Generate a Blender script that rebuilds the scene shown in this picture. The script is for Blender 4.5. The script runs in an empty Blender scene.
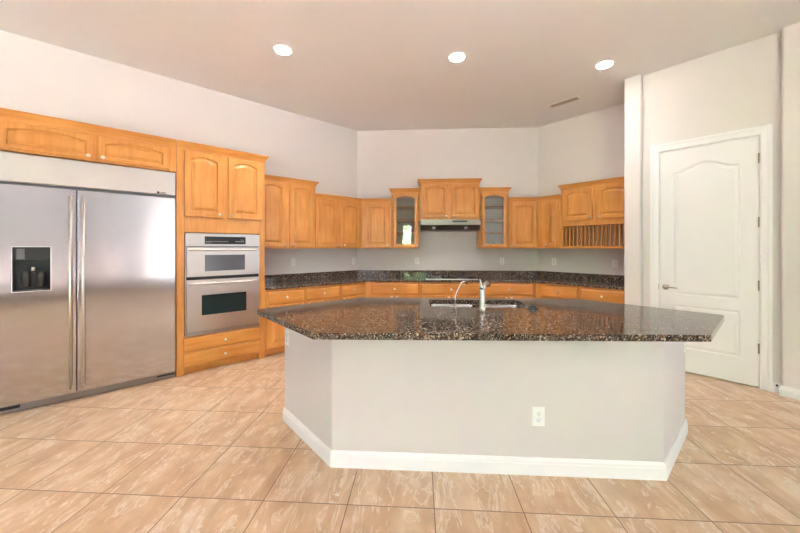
import bpy, bmesh, math, random
from mathutils import Vector, Matrix
random.seed(4)
PI = math.pi
C = bpy.context.scene.collection
R2 = math.sqrt(2)

# ---------------------------------------------------------------- camera
cam_d = bpy.data.cameras.new('camera')
cam = bpy.data.objects.new('camera', cam_d); C.objects.link(cam)
cam.location = (0, 0, 1.36)
cam.rotation_euler = (PI/2, 0, 0.0585)
cam_d.sensor_width = 36
cam_d.lens = 328/800*36
cam_d.shift_y = -19/800
cam_d.clip_start = 0.05
bpy.context.scene.camera = cam

# ---------------------------------------------------------------- world, lights, exposure
vs = bpy.context.scene.view_settings
vs.view_transform = 'Standard'; vs.look = 'None'; vs.gamma = 1; vs.use_curve_mapping = False
vs.exposure = 2.92
w = bpy.data.worlds.new('world'); bpy.context.scene.world = w
w.use_nodes = True
bg = w.node_tree.nodes['Background']
bg.inputs[0].default_value = (0.80, 0.90, 1.0, 1); bg.inputs[1].default_value = .5

def area(name, loc, rot, sx, sy, power, col=(1, 1, 1)):
    d = bpy.data.lights.new(name, 'AREA'); d.shape = 'RECTANGLE'; d.size = sx; d.size_y = sy
    d.energy = power; d.color = col
    o = bpy.data.objects.new(name, d); C.objects.link(o); o.location = loc; o.rotation_euler = rot
    return o
# daylight through the blind-covered windows, plus lamps added to fill in the kitchen
area('daylight_rear_right', (2.73, -4.62, 1.6), (PI/2, 0, PI), 3.3, 3.0, 60, (.90, .92, 1.0))
area('daylight_east', (4.62, -2.58, 1.6), (PI/2, 0, PI/2), 3.6, 3.0, 62, (.90, .92, 1.0))
area('fill_rear_left', (-2.75, -4.62, 1.65), (PI/2, 0, PI), 2.7, 3.0, 560, (.71, .755, 1.0))  # added fill at an enlarged rear window, brightens the back and right walls
area('fill_east_near', (4.62, .90, 1.65), (PI/2, 0, PI/2), 1.5, 3.0, 3, (.71, .755, 1.0))  # added fill to lighten the left wall and its splash
area('fill_rear_centre', (.44, -4.62, 1.65), (PI/2, 0, PI), 1.15, 3.0, 440, (.71, .755, 1.0))  # added fill for the wall under the upper cabinets


sun_d = bpy.data.lights.new('sun', 'SUN'); sun_d.energy = 95; sun_d.angle = .01; sun_d.color = (.69, .745, 1)  # sunlight put in so the floor behind the camera bounces up to the ceiling
sun = bpy.data.objects.new('sun', sun_d); C.objects.link(sun)
sun.rotation_euler = Vector((-.15, .75, -1)).to_track_quat('-Z', 'Y').to_euler()

# ---------------------------------------------------------------- helpers
class MB:
    def __init__(s): s.v = []; s.f = []; s.sm = []
    def add(s, vs_, fs, smooth=False):
        n = len(s.v); s.v += [tuple(p) for p in vs_]
        s.f += [tuple(i+n for i in f) for f in fs]; s.sm += [smooth]*len(fs)
    def box(s, x0, x1, y0, y1, z0, z1):
        s.add([(x0,y0,z0),(x1,y0,z0),(x1,y1,z0),(x0,y1,z0),(x0,y0,z1),(x1,y0,z1),(x1,y1,z1),(x0,y1,z1)],
              [(0,3,2,1),(4,5,6,7),(0,1,5,4),(1,2,6,5),(2,3,7,6),(3,0,4,7)]); return s
    def prism(s, poly, z0, z1, smooth=False):
        n = len(poly)
        s.add([(x,y,z0) for x,y in poly]+[(x,y,z1) for x,y in poly],
              [tuple(range(n-1,-1,-1)), tuple(range(n,2*n))])
        s.v = s.v; k = len(s.v)-2*n
        for i in range(n):
            j = (i+1) % n
            s.f.append((k+i,k+j,k+n+j,k+n+i)); s.sm.append(smooth)
        return s
    def loft(s, rings, cap0=True, cap1=True, smooth=False, closed=False):
        n = len(rings[0]); vs_ = [p for r in rings for p in r]; fs = []
        m = len(rings)
        for a in range(m if closed else m-1):
            b = (a+1) % m
            for i in range(n):
                j = (i+1) % n
                fs.append((a*n+i, a*n+j, b*n+j, b*n+i))
        if not closed:
            if cap0: fs.append(tuple(range(n-1,-1,-1)))
            if cap1: fs.append(tuple((m-1)*n+i for i in range(n)))
        s.add(vs_, fs, smooth); return s
    def lathe(s, prof, org=(0,0,0), axis=(0,0,1), n=20, smooth=True):
        ax = Vector(axis).normalized(); q = Vector((0,0,1)).rotation_difference(ax)
        o = Vector(org)
        rings = [[o+q@Vector((max(r,1e-4)*math.cos(2*PI*i/n), max(r,1e-4)*math.sin(2*PI*i/n), h)) for i in range(n)] for r, h in prof]
        return s.loft(rings, smooth=smooth)
    def tube(s, pts, r, n=10, smooth=True):
        pts = [Vector(p) for p in pts]; rings = []
        rs = r if isinstance(r, (list, tuple)) else [r]*len(pts)
        prev = None
        for i, p in enumerate(pts):
            t = (pts[min(i+1,len(pts)-1)]-pts[max(i-1,0)]).normalized()
            if prev is None:
                a = Vector((0,0,1)) if abs(t.z) < .9 else Vector((1,0,0))
                u = t.cross(a).normalized()
            else:
                u = (prev - t*prev.dot(t)).normalized()
            prev = u; v_ = t.cross(u)
            rings.append([p+(u*math.cos(2*PI*k/n)+v_*math.sin(2*PI*k/n))*rs[i] for k in range(n)])
        return s.loft(rings, smooth=smooth)
    def build(s, name, mat, parent=None, bevel=0, seg=2, angle=40):
        me = bpy.data.meshes.new(name); me.from_pydata(s.v, [], s.f)
        me.polygons.foreach_set('use_smooth', s.sm)
        bm = bmesh.new(); bm.from_mesh(me); bmesh.ops.recalc_face_normals(bm, faces=bm.faces); bm.to_mesh(me); bm.free()
        me.materials.append(mat)
        o = bpy.data.objects.new(name, me); C.objects.link(o)
        if parent: o.parent = parent
        if bevel:
            b = o.modifiers.new('bevel', 'BEVEL'); b.width = bevel; b.segments = seg
            b.limit_method = 'ANGLE'; b.angle_limit = math.radians(angle)
        return o

def thing(name, label, cat, loc=(0,0,0), rz=0, group=None):
    o = bpy.data.objects.new(name, None); C.objects.link(o); o.empty_display_size = .1
    o.location = loc; o.rotation_euler = (0,0,rz); tag(o, label, cat, group); return o
def tag(o, label, cat, group=None):
    o['label'] = label; o['category'] = cat
    if group: o['group'] = group
    return o
def struct(o): o['kind'] = 'structure'; return o
def copy_tree(o, parent=None):
    c = o.copy(); C.objects.link(c)
    if parent: c.parent = parent
    for ch in list(o.children): copy_tree(ch, c)
    return c

# wall frames: local x runs along the wall (left to right), local y into the wall, z up
ROT = {'L': PI/4, 'R': -PI/4, 'B': 0}
TT = {'L': Vector((1,1,0))/R2, 'R': Vector((1,-1,0))/R2, 'B': Vector((1,0,0))}
NN = {'L': Vector((-1,1,0))/R2, 'R': Vector((1,1,0))/R2, 'B': Vector((0,1,0))}
def P(pl, s, c, z=0): return TT[pl]*s + NN[pl]*c + Vector((0,0,z))
WL, WB, WR = 4.73, 5.62, 5.38            # wall planes of the three kitchen walls
CEIL = 3.375
CLB = (WB - WL*R2, WB)                   # wall corners
CRB = (WR*R2 - WB, WB)
sLB = (CLB[0]+CLB[1])/R2; sRB = (CRB[0]-CRB[1])/R2

# ---------------------------------------------------------------- materials
def new_mat(name):
    m = bpy.data.materials.new(name); m.use_nodes = True
    nt = m.node_tree; b = nt.nodes['Principled BSDF']
    return m, nt, b
def N(nt, typ, **kw):
    n = nt.nodes.new(typ)
    for k, v in kw.items(): setattr(n, k, v)
    return n
def simple(name, col, rough=.5, metal=0, ior=None, bump=0, bscale=200):
    m, nt, b = new_mat(name)
    b.inputs['Base Color'].default_value = (*col, 1); b.inputs['Roughness'].default_value = rough
    b.inputs['Metallic'].default_value = metal
    if ior: b.inputs['IOR'].default_value = ior
    if bump:
        tc = N(nt, 'ShaderNodeTexCoord'); no = N(nt, 'ShaderNodeTexNoise'); no.inputs['Scale'].default_value = bscale
        bp = N(nt, 'ShaderNodeBump'); bp.inputs['Strength'].default_value = bump; bp.inputs['Distance'].default_value = .002
        nt.links.new(tc.outputs['Object'], no.inputs['Vector']); nt.links.new(no.outputs['Fac'], bp.inputs['Height'])
        nt.links.new(bp.outputs['Normal'], b.inputs['Normal'])
    return m
def ramp(nt, stops, interp='LINEAR'):
    r = N(nt, 'ShaderNodeValToRGB'); r.color_ramp.interpolation = interp
    e = r.color_ramp.elements
    while len(e) > 1: e.remove(e[-1])
    e[0].position = stops[0][0]; e[0].color = (*stops[0][1], 1)
    for p, c in stops[1:]:
        x = e.new(p); x.color = (*c, 1)
    return r
def wood(name, c0, c1, horizontal=False, rough=.32):
    m, nt, b = new_mat(name)
    tc = N(nt, 'ShaderNodeTexCoord'); oi = N(nt, 'ShaderNodeObjectInfo')
    mp = N(nt, 'ShaderNodeMapping'); mp.inputs['Scale'].default_value = (1.6, 22, 22) if horizontal else (22, 22, 1.6)
    ad = N(nt, 'ShaderNodeVectorMath', operation='ADD')
    sc = N(nt, 'ShaderNodeVectorMath', operation='SCALE'); sc.inputs['Scale'].default_value = 13.7
    cx = N(nt, 'ShaderNodeCombineXYZ')
    for k in ('X', 'Y', 'Z'): nt.links.new(oi.outputs['Random'], cx.inputs[k])
    nt.links.new(cx.outputs[0], sc.inputs[0])
    nt.links.new(tc.outputs['Object'], ad.inputs[0]); nt.links.new(sc.outputs[0], ad.inputs[1])
    nt.links.new(ad.outputs[0], mp.inputs['Vector'])
    n1 = N(nt, 'ShaderNodeTexNoise'); n1.inputs['Scale'].default_value = 1.6; n1.inputs['Detail'].default_value = 5; n1.inputs['Distortion'].default_value = .6
    n2 = N(nt, 'ShaderNodeTexNoise'); n2.inputs['Scale'].default_value = 3.0; n2.inputs['Detail'].default_value = 3
    nt.links.new(mp.outputs[0], n1.inputs['Vector']); nt.links.new(ad.outputs[0], n2.inputs['Vector'])
    mx = N(nt, 'ShaderNodeMix', data_type='FLOAT'); mx.inputs[0].default_value = .45
    nt.links.new(n1.outputs['Fac'], mx.inputs[2]); nt.links.new(n2.outputs['Fac'], mx.inputs[3])
    r = ramp(nt, [(.30, c0), (.68, c1)])
    nt.links.new(mx.outputs[0], r.inputs[0]); nt.links.new(r.outputs[0], b.inputs['Base Color'])
    b.inputs['Roughness'].default_value = rough
    return m

M = {}
M['wall'] = simple('wall_paint', (.74, .70, .69), .75, bump=.12, bscale=90)
M['ceiling'] = simple('ceiling_paint', (.80, .785, .775), .8, bump=.12, bscale=90)
M['island_paint'] = simple('island_paint', (.68, .64, .63), .6, bump=.1, bscale=90)
M['white'] = simple('white_trim', (.86, .855, .875), .35)
M['wood'] = wood('maple', (.54, .200, .036), (.74, .345, .088))
M['wood_h'] = wood('maple_horizontal', (.54, .200, .036), (.74, .345, .088), True)
M['wood_in'] = wood('maple_inside', (.70, .55, .42), (.80, .66, .52), rough=.5)
M['nickel'] = simple('satin_nickel', (.80, .77, .73), .33, 1)
M['dark_metal'] = simple('dark_metal', (.05, .05, .05), .4, .5)
M['black'] = simple('black_plastic', (.006, .006, .007), .45)
M['paddle'] = simple('paddle_plastic', (.03, .028, .03), .4)
M['black_matte'] = simple('black_matte', (.02, .02, .02), .7)
M['black_glass'] = simple('black_glass', (.015, .015, .018), .05)
M['mw_glass'] = simple('microwave_glass', (.13, .13, .145), .12)
M['oven_glass'] = simple('oven_glass', (.012, .03, .035), .08)
M['plate_white'] = simple('plate_white', (.90, .90, .88), .35)
M['slot'] = simple('slot_dark', (.06, .055, .05), .5)
M['print'] = simple('panel_print', (.45, .45, .45), .5)
M['vent_slat'] = simple('vent_paint', (.34, .29, .25), .6)
M['vent_frame'] = simple('vent_frame_paint', (.74, .68, .62), .6)
M['vent_dark'] = simple('vent_dark', (.10, .08, .065), .8)
M['grey_plastic'] = simple('grey_plastic', (.20, .20, .21), .4)
M['outdoor_ground'] = simple('outdoor_ground', (.30, .35, .18), .9)

def steel(name, col, rough, vertical=False, aniso=.5):
    m, nt, b = new_mat(name)
    b.inputs['Metallic'].default_value = 1
    b.inputs['Base Color'].default_value = (*col, 1)
    b.inputs['Roughness'].default_value = rough
    tc = N(nt, 'ShaderNodeTexCoord'); mp = N(nt, 'ShaderNodeMapping')
    mp.inputs['Scale'].default_value = (300, 300, 2) if vertical else (2, 2, 300)
    no = N(nt, 'ShaderNodeTexNoise'); no.inputs['Scale'].default_value = 1; no.inputs['Detail'].default_value = 2
    mr = N(nt, 'ShaderNodeMapRange'); mr.inputs['To Min'].default_value = rough*.75; mr.inputs['To Max'].default_value = rough*1.3
    nt.links.new(tc.outputs['Object'], mp.inputs[0]); nt.links.new(mp.outputs[0], no.inputs['Vector'])
    nt.links.new(no.outputs['Fac'], mr.inputs[0]); nt.links.new(mr.outputs[0], b.inputs['Roughness'])
    return m
M['steel'] = steel('stainless_steel', (.56, .52, .48), .36)
M['steel_door'] = steel('stainless_door', (.52, .485, .455), .09, True)
M['steel_sink'] = steel('stainless_sink', (.50, .49, .47), .2)
M['chrome'] = simple('brushed_nickel', (.80, .77, .73), .32, 1)

def granite():
    m, nt, b = new_mat('granite')
    tc = N(nt, 'ShaderNodeTexCoord')
    v1 = N(nt, 'ShaderNodeTexVoronoi'); v1.inputs['Scale'].default_value = 130; v1.inputs['Randomness'].default_value = 1
    v2 = N(nt, 'ShaderNodeTexVoronoi'); v2.inputs['Scale'].default_value = 210
    no = N(nt, 'ShaderNodeTexNoise'); no.inputs['Scale'].default_value = 14; no.inputs['Detail'].default_value = 4
    for x in (v1, v2, no): nt.links.new(tc.outputs['Object'], x.inputs['Vector'])
    s1 = N(nt, 'ShaderNodeSeparateColor'); s2 = N(nt, 'ShaderNodeSeparateColor')
    nt.links.new(v1.outputs['Color'], s1.inputs[0]); nt.links.new(v2.outputs['Color'], s2.inputs[0])
    r1 = ramp(nt, [(0, (.012,.010,.010)), (.30, (.07,.040,.024)), (.48, (.17,.095,.052)), (.64, (.035,.040,.050)), (.74, (.33,.23,.15)), (.92, (.60,.51,.43))], 'CONSTANT')
    r2 = ramp(nt, [(0, (.015,.012,.012)), (.40, (.090,.055,.034)), (.76, (.23,.19,.17)), (.92, (.52,.45,.39))], 'CONSTANT')
    nt.links.new(s1.outputs[0], r1.inputs[0]); nt.links.new(s2.outputs[1], r2.inputs[0])
    mx = N(nt, 'ShaderNodeMix', data_type='RGBA')
    rn = ramp(nt, [(.42, (0,0,0)), (.58, (1,1,1))])
    nt.links.new(no.outputs['Fac'], rn.inputs[0]); nt.links.new(rn.outputs[0], mx.inputs[0])
    nt.links.new(r1.outputs[0], mx.inputs[6]); nt.links.new(r2.outputs[0], mx.inputs[7])
    nt.links.new(mx.outputs[2], b.inputs['Base Color'])
    b.inputs['Roughness'].default_value = .07; b.inputs['IOR'].default_value = 1.46
    return m
M['granite'] = granite()

def tile():
    m, nt, b = new_mat('floor_tile')
    tc = N(nt, 'ShaderNodeTexCoord'); mp = N(nt, 'ShaderNodeMapping')
    mp.inputs['Location'].default_value = (1.7499, -1.7155, 0)
    br = N(nt, 'ShaderNodeTexBrick'); br.offset = 0; br.squash = 1
    br.inputs['Color1'].default_value = (0,0,0,1); br.inputs['Color2'].default_value = (1,1,1,1); br.inputs['Mortar'].default_value = (.5,.5,.5,1)
    br.inputs['Scale'].default_value = 1; br.inputs['Mortar Size'].default_value = .0028; br.inputs['Mortar Smooth'].default_value = .3
    br.inputs['Brick Width'].default_value = .457; br.inputs['Row Height'].default_value = .457
    nt.links.new(tc.outputs['Object'], mp.inputs[0]); nt.links.new(mp.outputs[0], br.inputs['Vector'])
    # per tile random
    sc = N(nt, 'ShaderNodeSeparateColor'); nt.links.new(br.outputs['Color'], sc.inputs[0])
    mu = N(nt, 'ShaderNodeMath', operation='MULTIPLY'); mu.inputs[1].default_value = 37
    nt.links.new(sc.outputs[0], mu.inputs[0])
    m2 = N(nt, 'ShaderNodeMapping'); m2.inputs['Rotation'].default_value = (0, 0, math.radians(-12)); m2.inputs['Scale'].default_value = (3.0, .9, 1)
    nt.links.new(tc.outputs['Object'], m2.inputs[0])
    n1 = N(nt, 'ShaderNodeTexNoise', noise_dimensions='4D'); n1.inputs['Scale'].default_value = 1.5; n1.inputs['Detail'].default_value = 7; n1.inputs['Roughness'].default_value = .58; n1.inputs['Distortion'].default_value = 1.6
    n2 = N(nt, 'ShaderNodeTexNoise', noise_dimensions='4D'); n2.inputs['Scale'].default_value = 9; n2.inputs['Detail'].default_value = 5
    n3 = N(nt, 'ShaderNodeTexNoise', noise_dimensions='4D'); n3.inputs['Scale'].default_value = 2.6; n3.inputs['Detail'].default_value = 6; n3.inputs['Roughness'].default_value = .62; n3.inputs['Distortion'].default_value = 1.3
    for x, src in ((n1, m2), (n2, tc), (n3, m2)):
        nt.links.new(src.outputs['Object'] if src is tc else src.outputs[0], x.inputs['Vector']); nt.links.new(mu.outputs[0], x.inputs['W'])
    base = ramp(nt, [(.30, (.59,.37,.215)), (.5, (.67,.46,.29)), (.68, (.78,.60,.43))])
    nt.links.new(n1.outputs['Fac'], base.inputs[0])
    mott = N(nt, 'ShaderNodeMix', data_type='RGBA', blend_type='MULTIPLY'); mott.inputs[0].default_value = 1
    rm = ramp(nt, [(.35, (.90,.87,.84)), (.65, (1.05,1.05,1.05))]); nt.links.new(n2.outputs['Fac'], rm.inputs[0])
    nt.links.new(base.outputs[0], mott.inputs[6]); nt.links.new(rm.outputs[0], mott.inputs[7])
    vein = ramp(nt, [(.34,(0,0,0)), (.365,(.5,.5,.5)), (.39,(0,0,0)), (.535, (0,0,0)), (.56, (.65,.65,.65)), (.585, (.06,.06,.06)), (.65, (.10,.10,.10)), (.68,(.9,.9,.9)), (.75, (.4,.4,.4))]); nt.links.new(n3.outputs['Fac'], vein.inputs[0])
    mv = N(nt, 'ShaderNodeMix', data_type='RGBA'); mv.inputs[7].default_value = (.88,.80,.68,1)
    nt.links.new(vein.outputs[0], mv.inputs[0]); nt.links.new(mott.outputs[2], mv.inputs[6])
    gr = N(nt, 'ShaderNodeMix', data_type='RGBA'); gr.inputs[7].default_value = (.20,.115,.065,1)
    nt.links.new(br.outputs['Fac'], gr.inputs[0]); nt.links.new(mv.outputs[2], gr.inputs[6])
    nt.links.new(gr.outputs[2], b.inputs['Base Color'])
    b.inputs['Roughness'].default_value = .33
    bp = N(nt, 'ShaderNodeBump', invert=True); bp.inputs['Strength'].default_value = .4; bp.inputs['Distance'].default_value = .002
    nt.links.new(br.outputs['Fac'], bp.inputs['Height']); nt.links.new(bp.outputs[0], b.inputs['Normal'])
    return m
M['tile'] = tile()

def glass_mat(name, rough=0.0):
    m, nt, b = new_mat(name)
    nt.nodes.remove(b); out = nt.nodes['Material Output']
    tr = N(nt, 'ShaderNodeBsdfTransparent'); tr.inputs[0].default_value = (.93,.94,.94,1)
    gl = N(nt, 'ShaderNodeBsdfGlossy'); gl.inputs['Roughness'].default_value = rough
    fr = N(nt, 'ShaderNodeFresnel'); fr.inputs['IOR'].default_value = 1.5
    mu = N(nt, 'ShaderNodeMath', operation='MULTIPLY'); mu.inputs[1].default_value = 1.8
    mx = N(nt, 'ShaderNodeMixShader')
    nt.links.new(fr.outputs[0], mu.inputs[0]); nt.links.new(mu.outputs[0], mx.inputs[0])
    nt.links.new(tr.outputs[0], mx.inputs[1]); nt.links.new(gl.outputs[0], mx.inputs[2])
    nt.links.new(mx.outputs[0], out.inputs['Surface'])
    return m
M['glass'] = glass_mat('cabinet_glass')
def emit(name, col, s):
    m, nt, b = new_mat(name)
    b.inputs['Base Color'].default_value = (*col,1); b.inputs['Emission Color'].default_value = (*col,1)
    b.inputs['Emission Strength'].default_value = s
    return m
M['lamp'] = emit('lamp_lens', (1, .97, .92), 14)
def leaves():
    m, nt, b = new_mat('leaf_green')
    tc = N(nt, 'ShaderNodeTexCoord'); v = N(nt, 'ShaderNodeTexNoise'); v.inputs['Scale'].default_value = 7; v.inputs['Detail'].default_value = 4
    nt.links.new(tc.outputs['Object'], v.inputs['Vector'])
    r = ramp(nt, [(.38, (.04,.13,.02)), (.5, (.22,.48,.10)), (.62, (.60,.85,.38))]); nt.links.new(v.outputs['Fac'], r.inputs[0])
    nt.links.new(r.outputs[0], b.inputs['Base Color']); b.inputs['Roughness'].default_value = .6
    return m
M['leaf'] = leaves()
M['faucet'] = simple('faucet_nickel', (.55, .52, .48), .25, 1)
M['hardware'] = simple('door_hardware', (.36, .31, .27), .3, 1)
M['hood'] = simple('hood_steel', (.30, .265, .235), .38, 1)
M['kick'] = simple('kick_steel', (.30, .27, .25), .35, 1)

# ================================================================ THE ROOM
def wall_prism(name, poly, z0=0, z1=CEIL, mat='wall', bevel=0):
    return struct(MB().prism(poly, z0, z1).build(name, M[mat], bevel=bevel, seg=5, angle=30))
fl_ = MB().prism([(-7,-6.5),(6.5,-6.5),(6.5,7),(-7,7)], -.1, 0).build('floor', M['tile']); struct(fl_)
ce = MB().prism([(-7,-6.5),(6.5,-6.5),(6.5,7),(-7,7)], CEIL, CEIL+.1).build('ceiling', M['ceiling']); struct(ce)
def pl2(pl, s, c): v = P(pl, s, c); return (v.x, v.y)
T = .15
# left wall
wall_prism('wall_left', [pl2('L',-3.2,WL), CLB, (CLB[0]-T*.414, CLB[1]+T), pl2('L',-3.2,WL+T)])
wall_prism('wall_back', [CLB, CRB, (CRB[0]+T*.414, CRB[1]+T), (CLB[0]-T*.414, CLB[1]+T)])
# right diagonal kitchen wall
e0 = pl2('R', -1.155, WR)
wall_prism('wall_right_kitchen', [CRB, e0, pl2('R',-1.155,WR+T), (CRB[0]+T*.414, CRB[1]+T)])
# pantry wall with rounded pillar, recess and door opening
PW, PP = 4.69, 4.62
DS0, DS1, DH = -.828, -.058, 2.445
def rounded(pts, rads, n=5):
    out = []
    for i, p in enumerate(pts):
        r = rads[i]
        if r <= 0: out.append(tuple(p)); continue
        p = Vector(p); a = Vector(pts[i-1]); b = Vector(pts[(i+1) % len(pts)])
        u = (a-p).normalized(); v = (b-p).normalized(); ang = u.angle(v)
        d = r/math.tan(ang/2); q0 = p+u*d; q1 = p+v*d; c = p+(u+v).normalized()*(r/math.sin(ang/2))
        a0 = math.atan2(q0.y-c.y, q0.x-c.x); a1 = math.atan2(q1.y-c.y, q1.x-c.x)
        da = (a1-a0+PI) % (2*PI)-PI
        for k in range(n+1):
            t = a0+da*k/n; out.append((c.x+r*math.cos(t), c.y+r*math.sin(t)))
    return out
pil = rounded([pl2('R',-1.155,PP), pl2('R',-.985,PP), pl2('R',-.985,PW), pl2('R',DS0,PW), pl2('R',DS0,PW+.14), pl2('R',-1.01,PW+.14), pl2('R',-1.01,WR+.1), pl2('R',-1.155,WR+.1)],
              [.02,.02,0,0,0,0,0,0])
wall_prism('wall_pantry_left', pil)
wall_prism('wall_pantry_top', [pl2('R',DS0,PW), pl2('R',DS1,PW), pl2('R',DS1,PW+.14), pl2('R',DS0,PW+.14)], DH, CEIL)
pr_ = rounded([pl2('R',DS1,PW), pl2('R',.078,PW), pl2('R',.078,PP), pl2('R',1.75,PP), pl2('R',1.75,PP+.15), pl2('R',DS1,PP+.21)], [0,0,.02,0,0,0])
wall_prism('wall_right', pr_)
wall_prism('pantry_light_block', [pl2('R',DS0-.1,PW+.16), pl2('R',DS1+.1,PW+.16), pl2('R',DS1+.1,PW+.2), pl2('R',DS0-.1,PW+.2)], 0, 2.6, 'wall')  # unseen panel added behind the door to stop light leaking round it
ep = pl2('R',1.75,PP); wp = pl2('L',-3.2,WL)
# outer walls of the room behind the camera, with window openings
YR = -4.5; XE = ep[0]; XW = wp[0]
def holed_wall(name, ax, pos, a0, a1, holes, th=T):
    m = MB(); xs = sorted([a0, a1]+[h for q in holes for h in q[:2]])
    def bx(u0, u1, z0, z1):
        if ax == 'y': m.box(u0, u1, pos-th, pos, z0, z1)
        else: m.box(pos, pos+th, u0, u1, z0, z1)
    cur = a0
    for (h0, h1, z0, z1) in sorted(holes):
        bx(cur, h0, 0, CEIL)
        if z0 > 0: bx(h0, h1, 0, z0)
        bx(h0, h1, z1, CEIL); cur = h1
    bx(cur, a1, 0, CEIL)
    return struct(m.build(name, M['wall']))
holed_wall('wall_rear', 'y', YR, XW-.2, XE+T, [(-4.1,-1.4,.12,3.15), (-.80,-.32,0.02,2.40), (-.14,1.02,.12,3.15), (1.06,4.42,.22,3.15)])  # far left opening enlarged, wide centre one added, for more light
holed_wall('wall_east', 'x', XE, YR, ep[1]+.1, [(-4.42,-.72,.22,3.15), (.15,1.65,.12,3.15)])  # opening nearer the kitchen added to light the left wall
holed_wall('wall_west', 'x', XW-T, YR, wp[1], [])
def window(n, ax, pos, h):
    m = MB(); a0, a1, z0, z1 = h; f = .05
    for (u0,u1,w0,w1) in ((a0,a0+f,z0,z1),(a1-f,a1,z0,z1),(a0+f,a1-f,z0,z0+f),(a0+f,a1-f,z1-f,z1)):
        if ax == 'y': m.box(u0,u1,pos-.09,pos-.03,w0,w1)
        else: m.box(pos+.03,pos+.09,u0,u1,w0,w1)
    fr = struct(m.build('window_%d' % n, M['white']))
    g = MB()
    if ax == 'y': g.box(a0+f,a1-f,pos-.064,pos-.058,z0+f,z1-f)
    else: g.box(pos+.058,pos+.064,a0+f,a1-f,z0+f,z1-f)
    g.build('window_pane', M['glass'], fr)
window(1, 'y', YR, (-4.1,-1.4,.12,3.15)); window(6, 'y', YR, (-.14,1.02,.12,3.15)); window(2, 'y', YR, (-.80,-.32,.02,2.40)); window(3, 'y', YR, (1.06,4.42,.22,3.15)); window(4, 'x', XE, (-4.42,-.72,.22,3.15)); window(5, 'x', XE, (.15,1.65,.12,3.15))  # rear-centre and near-east windows added, rear-left enlarged, to bring in light
# shutters louvres over the two big windows (seen mirrored in the refrigerator)
def blind(loc, rz, w_, label):
    b = thing('window_blind', label, 'window blind', loc, rz)
    m = MB(); z = .12
    while z < 3.12:
        m.loft([[(-w_/2,-.022,z-.040),(-w_/2,.022,z+.040),(-w_/2,.026,z+.037),(-w_/2,-.018,z-.043)],
                [(w_/2,-.022,z-.040),(w_/2,.022,z+.040),(w_/2,.026,z+.037),(w_/2,-.018,z-.043)]]); z += .098
    m.build('slats', M['white'], b)
    MB().box(-w_/2, w_/2, -.045, .045, 3.15, 3.21).build('head_rail', M['white'], b)
blind((2.74, YR+.06, 0), 0, 3.3, 'white wide-slat blind over the large rear window')
blind((XE-.06, -2.56, 0), PI/2, 3.68, 'white wide-slat blind over the large side window')
# garden beyond the narrow glass door behind the camera
gt = thing('garden_tree', 'leafy bright green garden tree outside the narrow glass door', 'tree', (-.75, -6.6, 0))
m = MB()
for k in range(260):
    a = random.uniform(0, 2*PI); rr = random.uniform(.1, .95); zz = random.uniform(.25, 2.9)
    c = Vector((rr*math.cos(a), rr*math.sin(a)*.6, zz)); s_ = random.uniform(.10, .2)
    d1 = Vector((random.uniform(-1,1), random.uniform(-.4,.4), random.uniform(-1,1))).normalized()*s_
    d2 = d1.cross(Vector((0,1,.3))).normalized()*s_*.6
    m.add([c-d1, c+d2, c+d1, c-d2], [(0,1,2,3)])
m.build('foliage', M['leaf'], gt)
MB().lathe([(.07,-.08),(.05,1.2),(.03,2.4)], (0,0,0)).build('trunk', M['wood_in'], gt)

# baseboards
def base_profile_strip(m, pts, h=.095, t=.014, closed=False):
    # pts: plan polyline (wall face); strip stands proud on the left side of travel
    def off(pts, d):
        out = []
        for i, p in enumerate(pts):
            p = Vector(p)
            if i == 0: u = (Vector(pts[1])-p).normalized(); nrm = Vector((-u.y,u.x)); out.append(p+nrm*d)
            elif i == len(pts)-1: u = (p-Vector(pts[-2])).normalized(); nrm = Vector((-u.y,u.x)); out.append(p+nrm*d)
            else:
                u = (p-Vector(pts[i-1])).normalized(); v = (Vector(pts[i+1])-p).normalized()
                n1 = Vector((-u.y,u.x)); n2 = Vector((-v.y,v.x)); b_ = (n1+n2).normalized(); out.append(p+b_*(d/b_.dot(n1)))
        return out
    prof = [(0,0),(t,0),(t,h*.66),(t*.75,h*.72),(t*.75,h*.84),(t*.35,h),(0,h)]
    cols = [off(pts, d) for d, z in prof]
    rings = [[(cols[k][i].x, cols[k][i].y, prof[k][1]) for k in range(len(prof))] for i in range(len(pts))]
    m.loft(rings)
m = MB(); base_profile_strip(m, [pl2('R',1.75,PP), pl2('R',.078,PP), pl2('R',.078,PW)][::1], .095)
bb = m.build('baseboard_right', M['white'])
struct(bb)
m = MB(); base_profile_strip(m, [pl2('R',.078,PW), pl2('R',.02,PW)], .095); struct(m.build('baseboard_pantry', M['white']))

# recessed ceiling lights
def ceiling_light(x, y, label, watts=17):
    t = thing('recessed_ceiling_light', label, 'ceiling light', (x, y, CEIL), 0, 'recessed ceiling lights')
    MB().lathe([(.070,.0),(.070,-.004),(.086,-.004),(.090,-.001),(.090,0)], (0,0,0), n=32).build('trim_ring', M['white'], t)
    MB().lathe([(.001,-.0045),(.074,-.0045),(.074,-.007),(.05,-.010),(.001,-.011)], (0,0,0), n=32).build('lens', M['lamp'], t)
    d = bpy.data.lights.new('lamp_light', 'SPOT'); d.energy = watts; d.spot_size = math.radians(128); d.spot_blend = 1; d.shadow_soft_size = .08; d.color = (.98,.98,1)
    o = bpy.data.objects.new('lamp_light', d); C.objects.link(o); o.parent = t; o.location = (0,0,-.03)
ceiling_light(-1.387, 3.27, 'lit round recessed ceiling light, leftmost of the three')
ceiling_light(.40, 3.50, 'lit round recessed ceiling light, middle of the three above the island')
ceiling_light(2.04, 3.74, 'lit round recessed ceiling light, rightmost, nearest the air vent', 6)

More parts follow.
